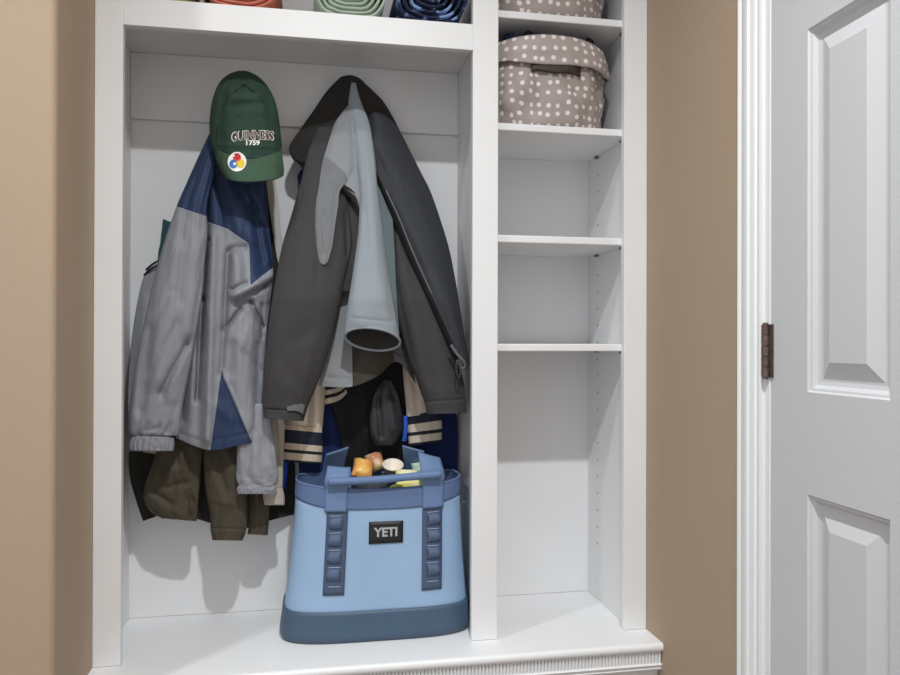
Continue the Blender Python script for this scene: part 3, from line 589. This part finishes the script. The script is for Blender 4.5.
def letters(txt, size, width, bold):
    me = text_mesh(txt, size, bold); xs = [v.co.x for v in me.vertices]; k = width/(max(xs)-min(xs)); mid = (max(xs)+min(xs))/2
    for v in me.vertices: v.co.x = (v.co.x-mid)*k
    return me
decal('lettering', letters('GUINNESS', 12.5, 42.5, .55), WOOL_W, cap, 252.5, 135.5, -.03, .0012, .004)['label'] = 'white embroidered word'
decal('lettering', letters('GUINNESS', 12, 40.3, .05), MAROON, cap, 252.5, 135.5, -.03, .0020, .004)['label'] = 'maroon embroidered word'
decal('lettering', letters('1759', 6.6, 13.5, .22), WOOL_W, cap, 253, 143.2, -.02, .0012)['label'] = 'small white embroidered year'
def disc(name, cx, cy, r, m, parent, lift, sq=1.08):
    bm = bmesh.new(); R = []
    c = bm.verts.new(sf(cx, cy, lift)); ringv = []
    for q in (.5, 1): ringv.append([bm.verts.new(sf(cx+r*q*math.cos(t), cy+r*q*sq*math.sin(t), lift)) for t in [2*math.pi*i/24 for i in range(24)]])
    for i in range(24):
        bm.faces.new((c, ringv[0][i], ringv[0][(i+1) % 24])); bm.faces.new((ringv[0][i], ringv[1][i], ringv[1][(i+1) % 24], ringv[0][(i+1) % 24]))
    return link(name, bm, m, parent)
st = disc('sticker', 237.3, 162, 9.2, mat('white_sticker', 'eeeae6', .4), cap, .0022); st['label'] = 'round white sticker on the brim'
for (x, y, h) in ((237.2, 157.8, 'c2262b'), (233.9, 164.6, '1c5fb5'), (240.6, 164.2, 'e3c22c')):
    disc('sticker_dot', x, y, 4.1, mat('dot_'+h, h, .4), st, .0028)
disc('sticker_mark', 235.0, 164.6, 1.3, mat('white_sticker', 'eeeae6', .4), st, .0033)

# ------------------------------------------------------------------ blue tote
tb = empty('tote_bag', (.178, 2.0, ZB), 'light blue structured tote with slate straps and a black badge standing on the bench', 'bag')
SKY = mat('sky_blue_shell', '96b3d3', .5, vary=.02, vscale=10, bump=.04, bscale=60)
SLATE = mat('slate_blue_webbing', '5c7198', .65, vary=.03, bump=.10, bscale=400)
HANDLE = mat('handle_webbing', '667fa6', .65, vary=.03, bump=.10, bscale=400)
SLATE_D = mat('slate_strap', '47566f', .7, bump=.10, bscale=400)
BOOT = mat('boot_rubber', '43596f', .5, vary=.02, vscale=10)
BX, BYC = .1785, 2.005
def bag_ring(z, k=None):         # half width, half depth, centre y at height z above the bench
    t = z/.372
    hw = .2395-.031*t-.010*math.sin(math.pi*min(1, t))*.4; hd = .118-.032*t; return hw, hd, BYC+.004*t
def bag_pt(a, z, off=0):
    hw, hd, cy = bag_ring(z); hw += off; hd += off
    ca, sa = math.cos(a), math.sin(a); e = .52
    x = hw*math.copysign(abs(ca)**e, ca); y = hd*math.copysign(abs(sa)**e, sa)
    zz = z
    if z > .30:
        s = (z-.30)/.072; zz += s*(.020*(abs(x)/hw)**2.5 + (.012 if y > 0 else 0)*(1-(abs(x)/hw)**2) - .006)
    if z < .2: x += 0
    sag = .003*noise.noise(Vector((x*9, z*9, 3)))*math.sin(math.pi*min(1, z/.372))
    return Vector((BX+.008*z/.372+x, cy+y+sag, ZB+zz))
def bag_loft(name, z0, z1, m, off=0, nv=24, thick=.003, bulge=0, zfun=None):
    G = []
    for j in range(nv+1):
        line = []
        for i in range(120):
            a = 2*math.pi*i/120; lo = zfun(a) if zfun else z0; z = lo+(z1-lo)*j/nv
            line.append((bag_pt(a, z, off+bulge*math.sin(math.pi*j/nv)), (0, 0), 0, 0))
        G.append(line)
    return grid_object(name, G, True, m, tb, thick)
G = []
for j in range(9):                # moulded boot with a rounded bottom edge
    z = .0015+.074*j/8; off = -.008*(1-min(1, j/2))**2+.0035; G.append([(bag_pt(2*math.pi*i/120, z, off), (0, 0), 0, 0) for i in range(120)])
o = grid_object('boot', G, True, BOOT, tb, .004); o['label'] = 'dark slate moulded base'
bm = bmesh.new(); bm.faces.new([bm.verts.new(bag_pt(2*math.pi*i/80, .004, -.004)) for i in range(80)]); link('base', bm, BOOT, tb)
bandlow = lambda a: .319+.022*min(1, abs(math.cos(a))**.52)**3
bag_loft('shell', .068, .335, SKY, .0)
bag_loft('top_band', .302, .372, SLATE, .0022, 12, .004, 0, bandlow)['label'] = 'slate blue upper band'
path_tube('rim_binding', [bag_pt(2*math.pi*i/60, .372, .002) for i in range(61)], .0035, SLATE, tb, 8, 1)
bm = bmesh.new(); bm.faces.new([bm.verts.new(bag_pt(2*math.pi*i/80, .26, -.006)) for i in range(80)]); link('inner_floor', bm, mat('bag_interior', '3c4656', .8), tb)
def bag_front(x, z, off):         # point on the front face of the bag (x measured from its centre line)
    hw, hd, cy = bag_ring(z); ca = max(-1, min(1, x/hw)); c = math.copysign(abs(ca)**(1/.52), ca); a = -math.acos(c)
    return bag_pt(a, z, off)
sx = {}
for s, (pxa, pxb) in ((-1, (321, 344)), (1, (424, 441))):
    pass
for s in (-1, 1):
    xc = -.110 if s < 0 else .127
    def strip(name, x0, x1, z0, z1, off, m, par, nv=20, thick=.003, sl=0):
        G = []
        for j in range(nv+1):
            z = z0+(z1-z0)*j/nv; G.append([(bag_front(x0+(x1-x0)*i/6+sl*(z-.2), z, off), (0, 0), 0, 0) for i in range(7)])
        return grid_object(name, G, False, m, par, thick)
    pa = strip('strap_patch', xc-.038, xc+.038, .098, .322, .0006, SKY, tb, 20, .0009)
    stp = strip('strap', xc-.0255, xc+.0255, .116, .326, .0035, SLATE_D, tb, 20, .002, .03 if s < 0 else 0); stp['label'] = 'slate webbing strap with daisy loops'
    for k in range(4):            # webbing loops standing off the strap
        z0, z1 = .150+.041*k, .180+.041*k; G = []
        for j in range(9):
            t = j/8; z = z0+(z1-z0)*t; lift = .0045+.008*math.sin(math.pi*t)
            G.append([(bag_front(xc-.0145+.029*i/4+(.03*(z-.2) if s < 0 else 0), z, lift), (0, 0), 0, 0) for i in range(5)])
        grid_object('loop', G, False, mat('loop_webbing', '50607d', .7, bump=.1, bscale=400), stp, .002)
        path_tube('bar_tack', [bag_front(xc-.014, z1+.003, .0062), bag_front(xc, z1+.003, .0062), bag_front(xc+.014, z1+.003, .0062)], .0009, mat('pale_thread', 'a9bbd4', .7), stp, 6, 2)
    path_tube('bar_tack', [bag_front(xc-.014, .137, .0056), bag_front(xc, .137, .0056), bag_front(xc+.014, .137, .0056)], .0009, mat('pale_thread', 'a9bbd4', .7), stp, 6, 2)
# handles: a pair of webbing uprights joined by a padded grip, front and rear
def handle(front):
    grips = []
    for s in (-1, 1):
        xc = -.110 if s < 0 else .127; G = []
        for j in range(25):
            t = j/24; row = []
            for i in range(9):
                u = i/8-.5; w = .066-.010*t if front else .060
                if front:
                    if t < .35: p = bag_front(xc+u*.052, .316+.056*t/.35, .0062)
                    else:
                        q = (t-.35)/.65; b0 = bag_front(xc+u*.052, .372, .0062); k = (w/.052-1)*u*.052*min(1, q*3)
                        p = b0+Vector((k-.008*s*q, -.010*math.sin(q*math.pi)+.022*q*q-.006*math.cos(u*3.1)*q, (.052 if s < 0 else .074)*q-(.024*u*q if s > 0 else 0)))
                else:
                    b0 = bag_front(xc*.90+u*w, .372, -.010); p = Vector((b0.x-.02*s*t-(.032 if s < 0 else -.004), 2*BYC+.006-b0.y-.060*t+.012*math.sin(t*3.1), b0.z-.035+.128*t-s*.022*(u+.5*s)*t))
                row.append((p, (0, 0), 0, 0))
            G.append(row)
        grid_object('handle', G, False, HANDLE, tb, .004); grips.append(G[15][4][0])
    if front:
        a, b = grips; mid = (a+b)/2
        path_tube('grip', [a+Vector((-.022, -.006, 0)), a.lerp(b, .25)+Vector((0, -.006, -.002)), mid+Vector((0, -.006, -.003)), a.lerp(b, .75)+Vector((0, -.006, -.002)), b+Vector((.02, -.006, 0))], 0.0098, HANDLE, tb, 12, 8)
handle(True); handle(False)
# badge
def plate(name, x0, x1, z0, z1, off, m, thick):
    G = [[(bag_front(x0+(x1-x0)*i/10, z0+(z1-z0)*j/6, off), (0, 0), 0, 0) for i in range(11)] for j in range(7)]
    return grid_object(name, G, False, m, tb, thick)
plate('badge_surround', -.052+.012, .052+.012, .226, .296, .0004, SKY, .0008)
pl = plate('badge', -.042+.012, .042+.012, .235, .288, .0030, BLACK, .003); pl['label'] = 'black rectangular badge'
me = text_mesh('YETI', .030, .0011, .0006); bm = bmesh.new(); bm.from_mesh(me)
xs = [v.co.x for v in bm.verts]; k = .058/(max(xs)-min(xs))
for v in bm.verts:
    q = bag_front(v.co.x*k+.012, .2615+v.co.y, .0052); v.co = q
link('lettering', bm, mat('white_print', 'e4e4e4', .5), pl)

# things inside the tote
def packet(name, c, w, h, ry, tilt, m, label, cat):
    bm = bmesh.new(); n = 14; V = {}
    R = Matrix.Translation(c) @ Matrix.Rotation(ry, 4, 'Y') @ Matrix.Rotation(tilt, 4, 'X')
    for s in (1, -1):
        for i in range(n+1):
            for j in range(n+1):
                u, v = i/n*2-1, j/n*2-1
                t = .018*s*max(0, (1-u*u)*(1-v**4))**.5+.0025*noise.noise(Vector((u*2.5, v*2.5, s)))*(1-u*u)
                V[s, i, j] = bm.verts.new(R @ Vector((u*w/2*(1-.06*(1-v*v)), t, v*h/2)))
    for s in (1, -1):
        for i in range(n):
            for j in range(n): 
                f = (V[s, i, j], V[s, i+1, j], V[s, i+1, j+1], V[s, i, j+1]); bm.faces.new(f if s < 0 else f[::-1])
    bmesh.ops.remove_doubles(bm, verts=bm.verts, dist=2e-4)
    o = link(name, bm, m, None, smooth=True); return tag(o, label, cat, 'snack packets inside the tote')
def IN(px, py, Y): return P(px, py, Y)
def lathe(name, prof_, c, tiltm, m):
    bm = bmesh.new(); n = 32; rows = [[bm.verts.new(tiltm @ Vector((r*math.cos(t), r*math.sin(t), z)) + c) for t in [2*math.pi*i/n for i in range(n)]] for r, z in prof_]
    for a, b in zip(rows, rows[1:]):
        for i in range(n): bm.faces.new((a[i], a[(i+1) % n], b[(i+1) % n], b[i]))
    bm.faces.new(rows[0][::-1]); bm.faces.new(rows[-1]); bmesh.ops.recalc_face_normals(bm, faces=bm.faces)
    return link(name, bm, m, None, smooth=True)
packet('snack_packet', IN(363, 469, 2.004), .056, .060, .30, -.9, mat('orange_print', 'e0853f', .35, second='efc06a', vscale=30), 'orange snack packet at the back left inside the blue tote', 'packet')
packet('snack_packet', IN(375, 462, 2.056), .048, .052, -.25, -.6, mat('tan_print', 'd9c08a', .35, second='c86a52', vscale=22), 'tan and red snack packet behind the orange one in the tote', 'packet')
packet('snack_packet', IN(410, 480, 1.970), .078, .060, .12, -.95, mat('yellow_print', 'efe38a', .3, second='f6f2d8', vscale=30), 'yellow and white packet at the right inside the blue tote', 'packet')
packet('snack_packet', IN(397, 491, 1.943), .040, .028, -.1, -.9, mat('lime_print', '8c9340', .4), 'small olive green packet at the front inside the tote', 'packet')
packet('snack_packet', IN(345, 486, 1.960), .030, .036, .4, -.8, mat('pink_print', 'c9506a', .4, second='f0e8e8', vscale=90), 'pink and white patterned packet by the left front handle in the tote', 'packet')
packet('snack_packet', IN(418, 470, 2.040), .034, .040, -.1, -.3, mat('white_print_pack', 'dfe3d8', .4, second='9fc6b0', vscale=30), 'white packet standing against the right rear of the tote', 'packet')
o = lathe('cup', [(.018, -.05), (.026, -.045), (.031, 0), (.033, .0), (.033, .003), (.029, .003), (.025, -.035), (.002, -.036)], IN(393, 465, 2.020), Matrix.Rotation(.45, 3, 'X') @ Matrix.Diagonal((.85, .85, .7)), mat('white_cup', 'e6dccb', .4))
tag(o, 'small white cup lying among the packets in the middle of the tote', 'cup')
o = lathe('bowl', [(.015, -.035), (.045, -.026), (.060, 0), (.062, .002), (.058, .002), (.042, -.022), (.002, -.030)], IN(371, 484, 1.955), Matrix.Rotation(.40, 3, 'X') @ Matrix.Diagonal((.70, .42, .6)), mat('dark_grey_bowl', '2c2e32', .7))
tag(o, 'dark grey round bowl in the front of the blue tote', 'bowl')

# ------------------------------------------------------------------ polka dot baskets
def basket(zbase, h, label, cuff_lo, crumple, dx=0):
    b = empty('fabric_basket', (.61, 2.0, zbase), label, 'basket', 'polka dot fabric baskets')
    x0, x1, y0, y1 = .462, .781+dx, 1.877, 2.125
    DOT = dots_mat('polka_dot_canvas', 'a0948f', 'e3d8d6', 39, 39); DOTC = dots_mat('polka_dot_cuff', 'a69a95', 'e6dcda', 39, 39)
    cx, cy, hw, hd = (x0+x1)/2, (y0+y1)/2, (x1-x0)/2, (y1-y0)/2
    def pt(a, z, off):
        t = z/h; e = .78; ca, sa = math.cos(a), math.sin(a)
        k = 1+.035*t
        x = (hw*k+off)*math.copysign(abs(ca)**e, ca); y = (hd*(1+.01*t)+off)*math.copysign(abs(sa)**e, sa)
        n = crumple*(.5*noise.noise(Vector((ca*2.2, sa*2.2, z*9+zbase)))+.22*noise.noise(Vector((ca*6+z*14, sa*6, z*16+3)))-.12*abs(noise.noise(Vector((ca*5-z*12, sa*5, z*10+8)))))*math.sin(math.pi*min(1, t*1.1+.08))*(.35 if t > .8 else 1)
        return Vector((min(.8165, max(.4485, cx+x+n*ca)), min(2.150, cy+y+n*sa), zbase+.0015+z-(.020*(x/hw)**2+(.012 if y > 0 else 0))*max(0, t-.4)/.6))
    arc = [0]
    for i in range(96): arc.append(arc[-1]+(pt(2*math.pi*(i+1)/96, .1, 0)-pt(2*math.pi*i/96, .1, 0)).length)
    G = [[(pt(2*math.pi*i/96, h*.98*j/30, -.006*(1-min(1, j/2))), (arc[i], h*j/30), 0, 0) for i in range(96)] for j in range(31)]
    body = grid_object('body', G, True, DOT, b, .003, wrap=arc[96])
    bm = bmesh.new(); bm.faces.new([bm.verts.new(pt(2*math.pi*i/96, .002, -.005)) for i in range(96)]); link('base', bm, DOT, b)
    G = []
    for j in range(15):
        line = []
        for i in range(96):
            a = 2*math.pi*i/96; lo = cuff_lo+.008*math.sin(a*2+.8)+.004*math.sin(a*5+1)
            t = j/14; z = h+(lo-h)*t; off = .004+.010*math.sin(min(1, t*1.3)*math.pi/2)
            if j == 0: off = .000
            line.append((pt(a, z, off), (arc[i]+.013, z+.4), 0, 0))
        G.append(line)
    cuff = grid_object('cuff', G, True, DOTC, b, .004, wrap=arc[96]); cuff['label'] = 'folded down polka dot cuff'
    return b, pt
def bfront(pt, px, z, off):       # front of the basket seen in the photo's direction px
    best = None
    for i in range(400):
        a = math.pi+math.pi*i/400; p = pt(a, z, off); d = p-CAM; q = 450+FPX*d.dot(rt)/d.dot(fw)
        if best is None or abs(q-px) < best[0]: best = (abs(q-px), p)
    return best[1]
zs1 = Z0+SH[1]; hb = .231
b1, pt1 = basket(zs1, hb, 'taupe polka dot fabric basket with a brown leather handle on the second shelf', .160, .05)
LEA = mat('brown_leather', '33241a', .6, vary=.15, vscale=60, bump=.3, bscale=250)
G = []
for j in range(9):
    G.append([(bfront(pt1, 531+49*i/20, .170-.034*j/8-.006*i/20+.002*math.sin(i*.5), .011-.004*abs(i/10-1)**4), (0, 0), 0, 0) for i in range(21)])
grid_object('handle', G, False, LEA, b1, .004)['label'] = 'dark brown leather handle'
b2, pt2 = basket(Z0+SH[0], .21, 'slumped taupe polka dot fabric basket on the top shelf, cut off by the picture edge', .105, .045)
KN = mat('navy_knit', '1f2940', .9, bump=.4, bscale=120)
KB = mat('black_knit', '18181c', .9, bump=.4, bscale=120)
def knob(px, Y, top, rx, ry, rz, m, label):
    c = P(px, 50, Y); c.z = top-rz; bm = bmesh.new(); bmesh.ops.create_icosphere(bm, subdivisions=4, radius=1)
    for v in bm.verts:
        n = 1-.10*abs(noise.noise(v.co*2.2+Vector((px, 0, 0)))); v.co = Vector((v.co.x*rx*n, v.co.y*ry*n, v.co.z*rz*n))+c
    return tag(link('knit_hat', bm, m, None, smooth=True), label, 'hat', 'knit hats inside the polka dot basket')
knob(509, 1.955, 2.009, .020, .040, .045, mat('blue_knit', '2b3f66', .9, bump=.4, bscale=120), 'blue knit hat at the left end inside the handled polka dot basket')
knob(528, 1.935, 2.010, .024, .030, .050, KN, 'dark navy knit hat bulging beside the blue one in the polka dot basket')
knob(562, 1.955, 2.004, .036, .045, .050, mat('grey_knit', '5a5a60', .95, second='b8b8bc', vscale=140, bump=.6, bscale=150), 'speckled grey knit hat in the middle of the polka dot basket')
knob(588, 1.940, 2.006, .018, .030, .045, KB, 'black knit hat at the right end of the polka dot basket')

# ------------------------------------------------------------------ rolled blankets on the top shelf
def roll(name, pxc, r, m, label, turns=4.5, squash=.86, seed=0, y0=1.885):
    zb = Z0+.7815; cx = P(pxc, 10, y0).x; bm = bmesh.new(); N = int(turns*44); rows = []
    ny = 8; th = .0030
    def prof(i, off):
        t = i/N; a = -math.pi/2+2*math.pi*turns*t+seed; rr = r*(.10+.90*t)-th*1.2+off
        rr *= 1+.07*noise.noise(Vector((math.cos(a)*1.8, math.sin(a)*1.8, seed)))
        ca, sa = math.cos(a), math.sin(a); x, z = rr*math.copysign(abs(ca)**.78, ca), rr*math.copysign(abs(sa)**.78, sa)*squash
        return x, max(z, -r*squash+th+off*.6+.0006)
    S = [prof(i, th) for i in range(N+1)]+[prof(i, -th) for i in range(N, -1, -1)]
    for k in range(ny+1):
        y = y0+.235*k/ny; w = []
        for (x, z) in S:
            jit = .006*noise.noise(Vector((x*30, z*30, seed+9))) if k == 0 else 0
            w.append(bm.verts.new((cx+x, y+jit, zb+r*squash+z)))
        rows.append(w)
    n = len(S)
    for a, b in zip(rows, rows[1:]):
        for i in range(n): bm.faces.new((a[i], a[(i+1) % n], b[(i+1) % n], b[i]))
    for w in (rows[0], rows[-1]):
        for i in range(N): bm.faces.new((w[i], w[i+1], w[n-2-i], w[n-1-i]))
    bmesh.ops.recalc_face_normals(bm, faces=bm.faces)
    return tag(link(name, bm, m, None, smooth=True), label, 'blanket', 'rolled blankets on the shelf above the coat bay')
roll('rolled_blanket', 168, .062, mat('mustard_fleece', 'a59a52', .95, bump=.3, bscale=200), 'mustard yellow rolled blanket, leftmost on the shelf above the coats', 3.5, seed=1)
roll('rolled_blanket', 240, .098, mat('coral_fleece', 'c4715d', .95, vary=.15, vscale=30, bump=.3, bscale=200), 'coral orange rolled blanket on the shelf above the coats', 7.5, seed=2)
roll('rolled_blanket', 349, .094, mat('sage_fleece', 'a9b8a8', .95, vary=.06, vscale=30, bump=.3, bscale=200), 'pale sage green rolled blanket on the shelf above the coats', 6.8, seed=4)
roll('rolled_blanket', 431, .100, mat('navy_print_fleece', '7f9cc8', .95, second='1c2442', vscale=36, sharp=.035, bump=.3, bscale=200), 'navy and light blue patterned rolled blanket at the right end of the shelf', 5.8, seed=5)

for e in [n for n in MATS['navy_print_fleece'].node_tree.nodes if n.type == 'VALTORGB'][0].color_ramp.elements: e.position += .055
# ------------------------------------------------------------------ light
def area(name, loc, target, size, power, colr, shape='DISK'):
    l = bpy.data.lights.new(name, 'AREA'); l.shape = shape; l.size = size; l.energy = power; l.color = colr
    o = bpy.data.objects.new(name, l); C.objects.link(o); o.location = loc
    l.spread = math.radians(138); o.rotation_euler = (Vector(target)-Vector(loc)).to_track_quat('-Z', 'Y').to_euler(); return o
area('ceiling_downlight', (.20, .25, 3.0), (.2, .26, 0), .085, 41, (.95, .985, 1))
area('ceiling_downlight', (-.99, 1.0, 3.0), (-.8, 1.0, 0), .085, 11, (.95, .985, 1))
w = bpy.data.worlds.new('world'); bpy.context.scene.world = w; w.use_nodes = True
w.node_tree.nodes['Background'].inputs['Color'].default_value = (.955, .98, 1, 1); w.node_tree.nodes['Background'].inputs['Strength'].default_value = .88
vs = bpy.context.scene.view_settings; vs.view_transform = 'Standard'; vs.look = 'None'; vs.exposure = 0; vs.gamma = 1
